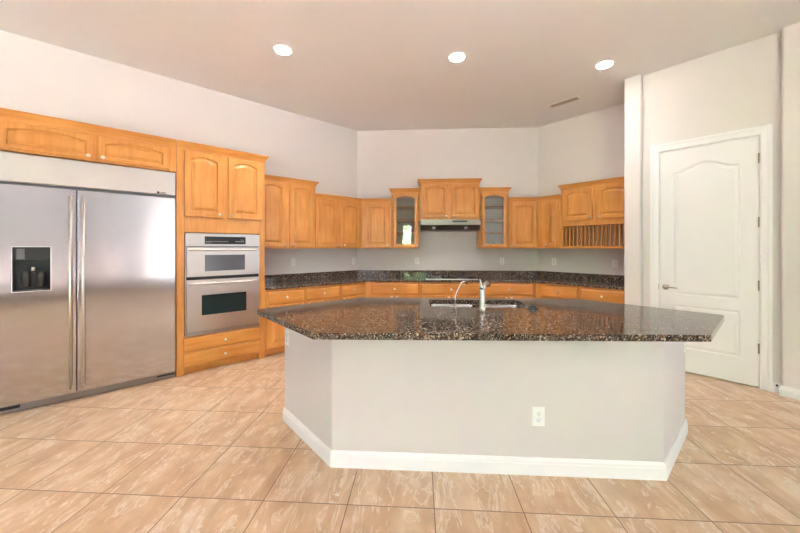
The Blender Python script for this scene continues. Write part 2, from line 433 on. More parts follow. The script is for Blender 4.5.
# ceiling vent
v = thing('ceiling_vent', 'slim beige rectangular air vent in the ceiling near the right wall', 'air vent', (2.0, 4.665, CEIL), -PI/4)
m = MB(); m.box(-.20,.20,-.065,-.045,-.008,0); m.box(-.20,.20,.045,.065,-.008,0); m.box(-.20,-.18,-.045,.045,-.008,0); m.box(.18,.20,-.045,.045,-.008,0)
m.build('frame', M['vent_frame'], v)
MB().box(-.18,.18,-.045,.045,-.002,0).build('backing', M['vent_dark'], v)
for k in range(4):
    y = -.034+k*.0225
    MB().loft([[(-.18,y-.006,-.002),(-.18,y+.004,-.010),(-.18,y+.006,-.009),(-.18,y-.004,-.001)],[(.18,y-.006,-.002),(.18,y+.004,-.010),(.18,y+.006,-.009),(.18,y-.004,-.001)]]).build('slat', M['vent_slat'], v)

# ================================================================ CABINET PARTS
def arc_shape(u):
    a = abs(u-.5)/.48
    return 0 if a >= 1 else (1-a*a)**.9
def s_shape(u):
    if u < .04 or u > .96: return 0
    return .5*(1-math.cos(2*PI*(u-.04)/.92))
def door_rings(x0, x1, z0, z1, stile, bot, top, rise, shape, n=25):
    def outer(ins, y):
        pts = [(x0+ins,y,z0+ins),(x1-ins,y,z0+ins)]
        for k in range(n):
            u = 1-k/(n-1); pts.append((x0+ins+(x1-x0-2*ins)*u, y, z1-ins))
        return pts
    def inner(d, y):
        a, b = x0+stile+d, x1-stile-d
        pts = [(a,y,z0+bot+d),(b,y,z0+bot+d)]
        for k in range(n):
            u = 1-k/(n-1); pts.append((a+(b-a)*u, y, z1-top-rise-d+rise*shape(u)))
        return pts
    return outer, inner
def door_raised(x0, x1, z0, z1, t=.02, stile=.06, rise=.035, shape=arc_shape, bot=None, top=None):
    bot = bot or stile; top = top or stile*.8
    o, i = door_rings(x0,x1,z0,z1,stile,bot,top,rise,shape)
    return MB().loft([o(0,0), o(0,-t+.007), o(.006,-t), i(-.004,-t), i(.004,-t+.014), i(.014,-t+.014), i(.040,-t+.002)])
def door_frame(x0, x1, z0, z1, t=.02, stile=.05, rise=.035, bot=None):
    o, i = door_rings(x0,x1,z0,z1,stile,bot or stile,stile,rise,arc_shape)
    return MB().loft([o(0,0), o(0,-t+.004), o(.004,-t), i(-.003,-t), i(0,-t+.004), i(0,0)], closed=True)
def slab(x0, x1, z0, z1, t=.02):
    def r(ins, y): return [(x0+ins,y,z0+ins),(x1-ins,y,z0+ins),(x1-ins,y,z1-ins),(x0+ins,y,z1-ins)]
    return MB().loft([r(0,0), r(0,-t+.008), r(.006,-t+.004), r(.014,-t)])
def knob(x, z, parent, y=-.02):
    o = MB().lathe([(.006,0),(.006,.012),(.015,.018),(.0165,.024),(.012,.029),(.001,.031)], (0,0,0), (0,-1,0), 16).build('knob', M['nickel'], parent)
    o.location = (x, y, z); return o
def crown(parent, x0, x1, depth, z0, z1, L=1, R=1, xb0=None, xb1=None, proj=.038):
    """L/R: 1 = return with overhang, 0 = flush, 'C' = inside corner mitre"""
    xb0 = x0 if xb0 is None else xb0; xb1 = x1 if xb1 is None else xb1
    prof = [(0.002,0),(.010,.0),(.010,.16),(.016,.26),(.026,.50),(.040,.72),(.044,.78),(.048,.80),(.048,1.0),(.002,1.0)]
    rings = []
    for e, h in prof:
        e = e*proj/.048
        dx0 = -e if L == 1 else (e*.414 if L == 'C' else 0)
        dx1 = e if R == 1 else (-e*.414 if R == 'C' else 0)
        z = z0+(z1-z0)*h
        rings.append([(x0+dx0,-e,z),(x1+dx1,-e,z),((x1+dx1) if R == 1 else xb1,depth,z),((x0+dx0) if L == 1 else xb0,depth,z)])
    return MB().loft(rings).build('crown_molding', M['wood_h'], parent)
def carcass(parent, poly, z0, z1, mat='wood', name='cabinet_body'):
    return MB().prism(poly, z0, z1).build(name, M[mat], parent, bevel=.0015, seg=1)
def add_door(parent, x0, x1, z0, z1, kx, kz, **kw):
    d = door_raised(x0, x1, z0, z1, **kw).build('door', M['wood'], parent)
    if kx is not None: knob(kx, kz, d)
    return d
def add_drawer(parent, x0, x1, z0, z1, knobs=1):
    d = slab(x0, x1, z0, z1).build('drawer', M['wood_h'], parent)
    for k in range(knobs): knob((x0+x1)/2, (z0+z1)/2, d)
    return d
G = .0015
# ---------------------------------------------------------------- left wall: refrigerator cabinet and oven cabinet
FC = 4.12                                  # face plane of the tall cabinets
D = WL-FC
ofr = thing('wall_cabinet', 'wide low maple cabinet with two arched doors above the refrigerator', 'cabinet', P('L',-.72,FC,0), ROT['L'])
W_ = 1.25
carcass(ofr, [(-.03,0),(W_-.002,0),(W_-.002,D-.01),(-.03,D-.01)], 2.15, 2.42)
add_door(ofr, .05, .622, 2.165, 2.385, .585, 2.19, stile=.055, rise=.035, bot=.038, top=.03)
add_door(ofr, .646, 1.19, 2.165, 2.385, .683, 2.19, stile=.055, rise=.035, bot=.038, top=.03)
crown(ofr, -.03, W_-.002, D-.01, 2.40, 2.48, L=1, R=0)
ovc = thing('oven_cabinet', 'tall maple cabinet holding the built-in microwave and oven', 'cabinet', P('L',.532,FC,0), ROT['L'])
OW = .905                                   # to s=1.437
m = MB()
m.box(0,.072,0,D-.01,0,2.42)               # left stile / side
m.box(OW-.066,OW,0,D-.01,0,2.42)           # right side
m.box(.072,OW-.066,0,D-.01,1.522,2.42)     # top box
m.box(.072,OW-.066,0,D-.01,.075,.402)      # drawer box
m.box(.072,OW-.066,D-.03,D-.01,.402,1.522)
m.box(.072,OW-.066,.06,.08,0,.075)         # toe kick
m.build('cabinet_body', M['wood'], ovc, bevel=.0015, seg=1)
add_door(ovc, .068, .442, 1.69, 2.39, .405, 1.725, stile=.062, rise=.036)
add_door(ovc, .490, .868, 1.69, 2.39, .527, 1.725, stile=.062, rise=.036)
add_drawer(ovc, .055, .855, .250, .395); add_drawer(ovc, .055, .855, .092, .236)
crown(ovc, .001, OW, D-.01, 2.40, 2.48, L=0, R=1)

# refrigerator
fr = thing('refrigerator', 'large stainless built-in side-by-side refrigerator', 'refrigerator', P('L',-.712,FC,0), ROT['L'])
FW = 1.241
MB().box(0.004,FW-.01,.03,D-.02,.02,2.138).build('cabinet_shell', M['grey_plastic'], fr)
MB().box(.004,FW-.006,-.012,.028,1.900,2.138).build('top_grille_panel', M['steel'], fr, bevel=.006)
def fridge_door(x0, x1, hx, recess=None):
    m = MB(); z0, z1 = .075, 1.872
    if recess is None: m.box(x0,x1,-.03,.028,z0,z1)
    else:
        a, b, c, d = recess
        m.box(x0,a,-.03,.028,z0,z1); m.box(b,x1,-.03,.028,z0,z1); m.box(a,b,-.03,.028,z0,c); m.box(a,b,-.03,.028,d,z1)
    o = m.build('door', M['steel_door'], fr, bevel=(.005 if recess is None else 0))
    h = MB().tube([(hx,-.085,.13),(hx,-.085,1.81)], .0095, 14)
    h.build('handle', M['chrome'], o)
    for z in (.17, .45, 1.0, 1.57, 1.775):
        MB().tube([(hx,-.085,z),(hx,-.029,z)], .007, 8).build('handle_standoff', M['chrome'], o)
    return o
ld = fridge_door(.004, .498, .464, (.128, .342, .997, 1.364))
fridge_door(.506, FW-.008, .546)
# dispenser
m = MB(); m.box(.128,.342,.026,.029,.997,1.364); m.build('dispenser_recess', M['black'], ld)
m = MB(); m.box(.128,.131,-.028,.026,1.0,1.36); m.box(.339,.342,-.028,.026,1.0,1.36); m.box(.131,.339,-.028,.026,.997,1.004); m.box(.131,.339,-.028,.026,1.357,1.364)
m.build('dispenser_liner', M['black'], ld)
m = MB(); m.box(.131,.339,-.026,-.012,1.25,1.357); m.build('dispenser_panel', M['black'], ld, bevel=.002)
MB().box(.150,.195,-.0275,-.0255,1.262,1.35).build('dispenser_display', M['mw_glass'], ld)
for cx in (.195,.285):
    MB().lathe([(.028,0),(.028,.10),(.022,.13),(.001,.13)], (cx,-.002,1.03), n=18).build('dispenser_paddle', M['paddle'], ld)
MB().lathe([(.012,0),(.012,.03),(.001,.03)], (.24,-.008,1.165), n=12).build('dispenser_nozzle', M['chrome'], ld)
m = MB()
for (u0,u1,w0,w1) in ((.124,.128,.993,1.368),(.342,.346,.993,1.368),(.128,.342,.993,.997),(.128,.342,1.364,1.368)): m.box(u0,u1,-.033,-.0295,w0,w1)
m.build('dispenser_trim', M['chrome'], ld)
# maker's badge on the grille: tiny dark emblem and word strokes
m = MB(); x = 1.09
m.lathe([(.012,0),(.012,.002),(.001,.002)], (x,-.0125,1.918), (0,-1,0), 14)
for k in range(6): m.box(x+.020+k*.0075, x+.0245+k*.0075, -.0145, -.0125, 1.911, 1.925)
m.box(x+.018, x+.064, -.0145, -.0125, 1.9165, 1.919)
m.build('badge', M['dark_metal'], fr)
MB().box(.012,FW-.02,.012,.05,.004,.068).build('kick_plate', M['kick'], fr, bevel=.003)
MB().box(-.02,.165,.004,.0115,.035,.060).build('kick_vent', M['black'], fr)
MB().box(FW-.16,FW-.012,.004,.0115,.040,.054).build('kick_vent', M['black'], fr)

# microwave and oven unit
ov = thing('built_in_oven', 'stainless built-in microwave above a wall oven, one combined unit', 'oven', P('L',.609,FC,0), ROT['L'])
w0 = .762
MB().box(.004,w0-.004,.004,.50,.412,1.512).build('oven_chassis', M['dark_metal'], ov)
MB().box(0,w0,-.014,.003,1.372,1.514).build('control_panel', M['steel'], ov, bevel=.003)
cp = MB().box(.180,.602,-.0165,-.0145,1.398,1.482).build('control_display', M['black'], ov)
m = MB()
for k in range(9): m.box(.19+k*.0255,.208+k*.0255,-.0185,-.0167,1.424,1.429)
for k in range(3): m.box(.19+k*.02,.203+k*.02,-.0185,-.0167,1.409,1.413)
m.build('control_print', M['print'], cp); m = MB()
for k in range(5): m.box(.49+k*.02,.504+k*.02,-.0185,-.0167,1.424,1.432)
for k in range(3): m.box(.545+k*.014,.553+k*.014,-.0185,-.0167,1.445,1.450)
m.build('control_print', M['print'], cp)
def oven_door(z0, z1, win, wmat, hz):
    x0, x1 = .012, w0-.012; a,b,c,d = win; m = MB()
    m.box(x0,a,-.034,-.002,z0,z1); m.box(b,x1,-.034,-.002,z0,z1); m.box(a,b,-.034,-.002,z0,c); m.box(a,b,-.034,-.002,d,z1)
    o = m.build('oven_door', M['steel'], ov)
    MB().box(a,b,-.031,-.006,c,d).build('window', wmat, o)
    # bowed bar handle
    pts = []
    for k in range(17):
        u = k/16; pts.append((x0+.02+(x1-x0-.04)*u, -.052-.022*math.sin(PI*u), hz))
    m = MB(); rings = []
    for p in pts:
        rings.append([(p[0],p[1]-.010,p[2]-.004),(p[0],p[1]-.010,p[2]+.006),(p[0],p[1],p[2]+.013),(p[0],p[1]+.010,p[2]+.008),(p[0],p[1]+.010,p[2]-.008),(p[0],p[1],p[2]-.012)])
    m.loft(rings, smooth=True); h = m.build('handle', M['chrome'], o)
    for xx in (x0+.03, x1-.03): MB().box(xx-.01,xx+.01,-.045,-.033,hz-.008,hz+.008).build('handle_mount', M['chrome'], o)
    return o
oven_door(1.045, 1.362, (.178,.590,1.100,1.278), M['mw_glass'], 1.333)
oven_door(.448, 1.010, (.148,.606,.622,.842), M['oven_glass'], .968)
MB().box(.004,w0-.004,-.012,.003,.408,.438).build('bottom_trim', M['steel'], ov, bevel=.002)
MB().box(0,.009,-.012,.003,.44,1.370).build('side_trim', M['steel'], ov); MB().box(w0-.009,w0,-.012,.003,.44,1.370).build('side_trim', M['steel'], ov)

# ---------------------------------------------------------------- wall (upper) cabinets
UZ = 1.345; UD = .33
def upper(pl, s0, s1, c, ztop, label, doors, L=1, R=1, back0=None, back1=None, zb=UZ, zdoor0=1.365, body=True, crownh=.065, name='wall_cabinet', dtop=.012):
    t = thing(name, label, 'cabinet', P(pl,s0,c,0), ROT[pl])
    wdt = s1-s0; dep = {'L':WL,'B':WB,'R':WR}[pl]-c-.003
    xb0 = 0 if back0 is None else back0-s0; xb1 = wdt if back1 is None else back1-s0
    zc = ztop-crownh
    if body: carcass(t, [(G,0),(wdt-G,0),(xb1-G,dep),(xb0+G,dep)], zb, zc+.015)
    for (a, b, kside) in doors:
        a -= s0; b -= s0
        kx = b-.03 if kside == 'r' else a+.03
        add_door(t, a, b, zdoor0, zc-dtop, kx, zdoor0+.03, stile=.055, rise=.032)
    crown(t, G, wdt-G, dep, zc, ztop, L, R, xb0+G, xb1-G)
    return t, wdt, dep
cU = WL-UD; cUB = WB-UD; cUR = WR-UD
sUL = (cUB-cU*R2 + cUB)/R2                # corner position on the L face line
xUL = cUB-cU*R2; xUR = cUR*R2-cUB; sUR = (xUR-cUB)/R2
upper('L', 1.440, 2.262, cU, 2.315, 'taller maple wall cabinet beside the oven cabinet, two arched doors', [(1.452,1.812,'r'),(1.868,2.215,'l')], L=0, R=1)
upper('L', 2.268, sUL, cU, 2.15, 'lower maple wall cabinet with two arched doors in the left corner', [(2.297,2.640,'r'),(2.705,3.052,'l')], L=0, R='C', back1=sLB)
upper('B', xUL, -.452, cUB, 2.15, 'maple wall cabinet with one arched door left of the glass-fronted cabinets', [(-.868,-.480,'r')], L='C', R=0, back0=CLB[0])
upper('B', 1.418, xUR, cUB, 2.15, 'maple wall cabinet with one arched door right of the glass-fronted cabinets', [(1.455,1.842,'l')], L=0, R='C', back1=CRB[0])
upper('R', sUR, -2.062, cUR, 2.15, 'narrow maple wall cabinet with one slim door in the right corner', [(-2.300,-2.090,'l')], L='C', R=0, back0=sRB)
t, wdt, dep = upper('B', .013, .957, cUB, 2.455, 'highest maple wall cabinet, two doors above the range hood', [(.035,.462,'r'),(.508,.935,'l')], zb=1.80, zdoor0=1.832, crownh=.07)
# glass door display cabinets
def glass_cabinet(s0, s1, label, kside):
    t, wd, dep = upper('B', s0, s1, cUB, 2.31, label, [], body=False)
    m = MB(); z0, z1 = UZ, 2.26; th = .018
    m.box(G,.018,0,dep,z0,z1); m.box(wd-.018,wd-G,0,dep,z0,z1); m.box(.018,wd-.018,0,dep,z0,z0+.02); m.box(.018,wd-.018,0,dep,2.19,z1)
    m.build('cabinet_body', M['wood'], t, bevel=.001, seg=1)
    MB().box(.018,wd-.018,dep-.012,dep,z0+.02,2.19).build('back_panel', M['wood_in'], t)
    for z in (1.602, 1.804, 2.014): MB().box(.019,wd-.019,.004,dep-.013,z-.009,z+.009).build('shelf', M['wood'], t)
    a, b = .032, wd-.032
    d = door_frame(a, b, 1.365, 2.233, stile=.05, rise=.032).build('door', M['wood'], t)
    kx = b-.025 if kside == 'r' else a+.025
    knob(kx, 1.39, d)
    MB().box(a+.045,b-.045,-.008,-.004,1.41,2.19).build('glass_pane', M['glass'], d)
glass_cabinet(-.448, .009, 'glass-fronted maple cabinet with shelves left of the range hood', 'r')
glass_cabinet(.961, 1.414, 'glass-fronted maple cabinet with shelves right of the range hood', 'l')
# plate rack cabinet
s0 = -2.058; s1 = -1.158
t, wd, dep = upper('R', s0, s1, cUR, 2.285, 'maple wall cabinet with a plate rack under its two doors', [], L=1, R=0, body=False)
m = MB()
m.box(G,wd-G,0,dep,1.675,2.235); m.box(G,.03,0,dep,UZ,1.675); m.box(wd-.03,wd-G,0,dep,UZ,1.675)
m.box(.03,wd-.03,0,dep,UZ,UZ+.036)
m.build('cabinet_body', M['wood'], t, bevel=.0015, seg=1)
MB().box(.03,wd-.03,dep-.015,dep,UZ+.036,1.675).build('back_panel', M['wood_in'], t)
add_door(t, .025, .425, 1.752, 2.205, .39, 1.785, stile=.055, rise=.032)
add_door(t, .475, .875, 1.752, 2.205, .51, 1.785, stile=.055, rise=.032)
nd = 16
for k in range(nd):
    x = .030+(wd-.06)*(k+.6)/nd
    mdv = MB(); mdv.box(x-.007,x+.007,.012,.060,UZ+.037,1.674); mdv.build('plate_divider', M['wood'], t)

# ---------------------------------------------------------------- range hood
h = thing('range_hood', 'slim stainless range hood under the highest cabinet', 'range hood', (.022, 5.13, 0))
hw = .926; hd = WB-5.13-.004
def hp(x): return [(x,0,1.712),(x,.11,1.632),(x,hd,1.628),(x,hd,1.796),(x,0,1.796)]
MB().loft([hp(0),hp(hw)]).build('hood_body', M['hood'], h, bevel=.002)
MB().box(.49,.72,-.003,.001,1.752,1.778).build('control_strip', M['black'], h)
for x in (.21,.71):
    q = MB().lathe([(.03,0),(.03,.006),(.001,.008)], (x,.055,1.670), (0,-.6,-.8), 18).build('hood_light', M['plate_white'], h)
MB().box(.10,.83,.16,.42,1.620,1.64).build('grease_filter', M['grey_plastic'], h)

# ---------------------------------------------------------------- base cabinets
BZ = .833; DR0, DR1 = .650, .806
cB = WL-.61; cBB = WB-.61; cBR = WR-.61
xBL = cBB-cB*R2; xBR = cBR*R2-cBB
sBL = (xBL+cBB)/R2; sBR = (xBR-cBB)/R2
def base(pl, s0, s1, c, label, fronts, back0=None, back1=None, zt=BZ, cl=0, cr=0):
    """fronts: list of (drawer x0,x1,[(door x0,x1,knobside)..])"""
    t = thing('base_cabinet', label, 'cabinet', P(pl,s0,c,0), ROT[pl])
    wd = s1-s0; dep = {'L':WL,'B':WB,'R':WR}[pl]-c-.003
    xb0 = 0 if back0 is None else back0-s0; xb1 = wd if back1 is None else back1-s0
    carcass(t, [(G,0),(wd-G,0),(xb1-G,dep),(xb0+G,dep)], .09, zt)
    k0 = .075*.414 if cl else 0; k1 = .075*.414 if cr else 0
    carcass(t, [(G+ (k0),.075),(wd-G-(k1)+(.0),.075),(xb1-G-.0,dep),(xb0+G,dep)], 0, .09, name='toe_kick') if False else None
    MB().prism([(G-(-k0 if cl else 0)*0+(0 if not cl else -.031),.075),(wd-G+(0 if not cr else .031),.075),(wd-G+(0 if not cr else .039),.095),(G+(0 if not cl else -.039),.095)], 0, .09).build('toe_kick', M['wood_h'], t)
    for (a, b, doors) in fronts:
        add_drawer(t, a-s0, b-s0, DR0, DR1)
        for (d0, d1, ks) in doors:
            d0 -= s0; d1 -= s0
            d = door_raised(d0, d1, .11, .632, stile=.055, rise=0.0001).build('door', M['wood'], t)
            knob(d1-.03 if ks == 'r' else d0+.03, .605, d)
    return t
base('L', 1.440, 1.957, cB, 'maple base cabinet next to the oven cabinet, one drawer and one door', [(1.468,1.940,[(1.468,1.940,'r')])])
base('L', 1.957, 2.508, cB, 'middle maple base cabinet along the left wall, one drawer', [(1.974,2.488,[(1.974,2.488,'l')])])
base('L', 2.508, sBL, cB, 'maple base cabinet in the left corner, smallest drawer', [(2.528,2.925,[(2.528,2.925,'l')])], back1=sLB, cr=1)
base('B', xBL, .008, cBB, 'maple base cabinet left of the cooktop, one drawer over two doors', [(-.735,-.012,[(-.735,-.386,'r'),(-.370,-.012,'l')])], back0=CLB[0], cl=1)
base('B', .008, .953, cBB, 'maple base cabinet directly under the cooktop', [(.027,.932,[(.027,.472,'r'),(.488,.932,'l')])])
base('B', .953, xBR, cBB, 'maple base cabinet right of the cooktop, one drawer over two doors', [(.974,1.695,[(.974,1.325,'r'),(1.341,1.695,'l')])], back1=CRB[0], cr=1)
base('R', sBR, -1.705, cBR, 'maple base cabinet in the right corner, one drawer', [(-2.222,-1.735,[(-2.222,-1.735,'r')])], back0=sRB, cl=1)
base('R', -1.705, -1.158, cBR, 'maple base cabinet at the right end against the wall pillar', [(-1.680,-1.175,[(-1.680,-1.175,'l')])])

# perimeter counter with backsplash
ct = thing('countertop', 'dark brown granite countertop running along the kitchen walls', 'countertop')
fL, fB, fR = cB-.03, cBB-.03, cBR-.03
def XL(c, y): return y-c*R2
def XR(c, y): return c*R2-y
g = .003
cs0 = 1.4405; cs1 = -1.1585
poly = [pl2('L',cs0,fL), (XL(fL,fB),fB), (XR(fR,fB),fB), pl2('R',cs1,fR), pl2('R',cs1,WR-g), (XR(WR-g,WB-g),WB-g), (XL(WL-g,WB-g),WB-g), pl2('L',cs0,WL-g)]
MB().prism(poly, .8345, .870).build('counter_slab', M['granite'], ct, bevel=.011, seg=4, angle=60)
i0 = .022
poly = [pl2('L',cs0,WL-i0), (XL(WL-i0,WB-i0),WB-i0), (XR(WR-i0,WB-i0),WB-i0), pl2('R',cs1,WR-i0), pl2('R',cs1,WR-g), (XR(WR-g,WB-g),WB-g), (XL(WL-g,WB-g),WB-g), pl2('L',cs0,WL-g)]
MB().prism(poly, .8705, .970).build('backsplash', M['granite'], ct, bevel=.003, seg=2, angle=60)

# cooktop
ck = thing('cooktop', 'black glass cooktop with stainless edge set in the back counter', 'cooktop', (.10, 5.04, .8705))
MB().box(.004,.786,.006,.50,0,.007).build('glass_top', M['black_glass'], ck, bevel=.002)
m = MB(); m.box(0,.79,0,.006,0,.010); 
m.build('steel_edge', M['chrome'], ck)
for (x,y,r) in ((.18,.14,.09),(.18,.37,.075),(.58,.14,.075),(.58,.37,.10)):
    MB().lathe([(r-.004,0),(r-.004,.0006),(r,.0006),(r,0)], (x,y,.007), n=32).build('burner_ring', M['print'], ck)
for k in range(4): MB().lathe([(.017,0),(.015,.016),(.001,.017)], (.05+k*.095,.44,.007), n=14).build('control_knob', M['grey_plastic'], ck)

# ---------------------------------------------------------------- wall outlets
def outlet(loc, rz, label, switch=False, group='white wall plates'):
    t = thing('wall_outlet' if not switch else 'wall_switch', label, 'outlet' if not switch else 'light switch', loc, rz, group)
    MB().box(-.036,.036,-.006,-.0005,-.058,.058).build('cover_plate', M['plate_white'], t, bevel=.002)
    if switch:
        MB().box(-.017,.017,-.009,-.0062,-.033,.033).build('rocker', M['white'], t, bevel=.001)
        return t
    for z in (-.02,.02):
        s_ = MB().lathe([(.0165,0),(.0165,.0015),(.001,.0015)], (0,-.0062,z), (0,-1,0), 20).build('socket', M['white'], t)
        m = MB(); m.box(-.008,-.006,-.0085,-.0079,z-.002,z+.007); m.box(.006,.008,-.0085,-.0079,z-.002,z+.006); m.box(-.002,.002,-.0085,-.0079,z-.011,z-.007)
        m.build('slots', M['slot'], s_)
    MB().lathe([(.003,0),(.002,.001),(.001,.001)], (0,-.0062,0), (0,-1,0), 8).build('screw', M['nickel'], t)
    return t
outlet(P('L',2.065,WL,1.143), ROT['L'], 'white wall switch above the left counter, nearest the oven', True)
outlet(P('L',3.14,WL,1.13), ROT['L'], 'white wall outlet beside the left corner of the back wall')
outlet(P('B',-.038,WB,1.13), 0, 'white wall outlet on the back wall left of the range hood')
outlet(P('B',1.393,WB,1.13), 0, 'white wall outlet on the back wall right of the range hood')
outlet(P('R',-2.306,WR,1.13), ROT['R'], 'white wall outlet under the slim corner cabinet on the right')
outlet(P('R',-1.452,WR,1.13), ROT['R'], 'white wall switch beneath the plate rack near the pillar', True)

# ---------------------------------------------------------------- pantry door
dr = MB()
t = .035
y0 = 0
o1, _ = door_rings(DS0+.006, DS1-.006, .012, DH-.006, 0,0,0,0, s_shape)
# door slab with two moulded panels: built as strips around two panel lofts
pn = [(-.700,-.190,.840,2.195,.075,s_shape),(-.700,-.190,.262,.728,0.0,s_shape)]
def pantry_door():
    m = MB(); X0, X1 = DS0+.006, DS1-.006; Z0, Z1 = .012, DH-.006; n = 29
    def ring(a,b,z0,z1,rise,d,y):
        pts = [(a+d,y,z0+d),(b-d,y,z0+d)]
        for k in range(n):
            u = 1-k/(n-1); pts.append((a+d+(b-a-2*d)*u, y, z1-d+rise*s_shape(u)))
        return pts
    def rect(a,b,z0,z1,y):
        pts = [(a,y,z0),(b,y,z0)]
        for k in range(n):
            u = 1-k/(n-1); pts.append((a+(b-a)*u, y, z1))
        return pts
    zm = .785
    for (a,b,z0,z1,rise,_), (w0_,w1_) in zip(pn, ((zm,Z1),(Z0,zm))):
        m.loft([rect(X0,X1,w0_,w1_,0), ring(a,b,z0,z1,rise,0,0), ring(a,b,z0,z1,rise,.008,.008), ring(a,b,z0,z1,rise,.016,.009), ring(a,b,z0,z1,rise,.04,.002)], cap0=False)
    # edges and back
    m.add([(X0,0,Z0),(X1,0,Z0),(X1,0,Z1),(X0,0,Z1),(X0,t,Z0),(X1,t,Z0),(X1,t,Z1),(X0,t,Z1)], [(4,7,6,5),(0,4,5,1),(1,5,6,2),(2,6,7,3),(3,7,4,0)])
    return m
door = struct(pantry_door().build('door_1', M['white']))
door.location = P('R',0,PW+.004,0); door.rotation_euler = (0,0,ROT['R'])
hd_ = MB().lathe([(.031,0),(.031,.004),(.024,.010),(.012,.012),(.010,.040),(.001,.042)], (-.772,0,.917), (0,-1,0), 24)
hd_.tube([(-.772,-.040,.917),(-.745,-.043,.918),(-.70,-.045,.917),(-.665,-.044,.913)], [.010,.008,.0065,.005], 10)
hd_.build('door_handle', M['hardware'], door)
for z in (2.224,1.606,.993,.385):
    MB().lathe([(.0085,-.048),(.0085,.048)], (DS1-.004,-.006,z), (0,0,1), 12).build('hinge', M['hardware'], door)
cas = MB(); ci, co = .0, .082
def casing_run(m, pts_in, dirs):
    pass
prof = [(0,0),(.0,-.010),(.012,-.014),(.050,-.014),(.062,-.020),(.082,-.020),(.082,0)]
rings = []
a0, a1, zt = DS0-.0, DS1+.0, DH
for (x, z, sx, sz) in ((a0,0,-1,0),(a0,zt,-1,1),(a1,zt,1,1),(a1,0,1,0)):
    rings.append([(x+sx*e, y, z+sz*e) for e, y in prof])
cas.loft(rings)
c_ = struct(cas.build('trim_1', M['white'])); c_.location = P('R',0,PW-.0005,0); c_.rotation_euler = (0,0,ROT['R'])
ja = MB(); ja.box(DS0-.0,DS0+.003,0,.13,0,DH); ja.box(DS1-.003,DS1,0,.13,0,DH); ja.box(DS0,DS1,0,.13,DH-.003,DH)
j_ = struct(ja.build('trim_2', M['white'])); j_.location = P('R',0,PW,0); j_.rotation_euler = (0,0,ROT['R'])
MB().box(DS0-.006,DS0-.001,-.016,-.011,.885,.95).build('strike_plate', M['hardware'], c_)
ds = thing('door_stop', 'small dark door stop on the baseboard beside the pantry door', 'door stop', P('R',.05,PW-.014,.078), ROT['R'])
MB().tube([(0,0,0),(0,-.03,0)], .004, 8).build('stem', M['nickel'], ds)
MB().lathe([(.008,0),(.008,.012),(.001,.012)], (0,-.03,0), (0,-1,0), 12).build('rubber_tip', M['black_matte'], ds)

# ================================================================ ISLAND
isl = thing('kitchen_island', 'beige painted angular kitchen island with maple cabinets on its back side', 'kitchen island', (0,0,0))
IF = 2.014
A = (-1.063,2.535); B_ = (-.542,IF); C_ = (1.434,IF); D_ = (1.957,2.536)
E_ = (1.435,3.055); F_ = (-.537,3.055)
th = .12; k = th*.414
outer_ = [A,B_,C_,D_]
inner_ = [(D_[0]-th*.7071,D_[1]+th*.7071),(C_[0]-k,IF+th),(B_[0]+k,IF+th),(A[0]+th*.7071,A[1]+th*.7071)]
MB().prism(outer_+inner_, 0, .849).build('painted_half_wall', M['island_paint'], isl, bevel=.006, seg=3, angle=30)
m = MB(); base_profile_strip(m, [D_,C_,B_,A][::-1][::-1], .10, .015)
m.build('baseboard', M['white'], isl)
# wood side toward the range
m = MB()
q0 = inner_[3]; q1 = inner_[0]
def slabwall(p, q, th_, z0, z1, m):
    p = Vector(p); q = Vector(q); u = (q-p).normalized(); n_ = Vector((-u.y,u.x))*th_
    m.prism([tuple(p),tuple(q),tuple(q+n_),tuple(p+n_)], z0, z1)
slabwall(F_, (q0[0]+.002,q0[1]+.002), .02, .09, .849, m); slabwall((q1[0]-.002,q1[1]+.002), E_, .02, .09, .849, m)
m.box(F_[0]+.02,E_[0]-.02,3.035,3.055,.09,.849)
m.box(F_[0]+.02,E_[0]-.02,2.96,2.975,0,.09)
m.build('cabinet_body', M['wood'], isl)
nx = 4; wdd = (E_[0]-F_[0]-.10)/nx
for k_ in range(nx):
    x0 = F_[0]+.05+k_*wdd+.01; x1 = x0+wdd-.02
    md = door_raised(-x1, -x0, .11, .64, stile=.055, rise=.0001); d = md.build('door', M['wood'], isl); d.location = (0,3.0555,0); d.rotation_euler = (0,0,PI)
    knob(-x1+.03 if k_ % 2 else -x0-.03, .61, d)
    md = slab(-x1, -x0, .66, .81); d = md.build('drawer', M['wood_h'], isl); d.location = (0,3.0555,0); d.rotation_euler = (0,0,PI); knob(-(x0+x1)/2, .735, d)

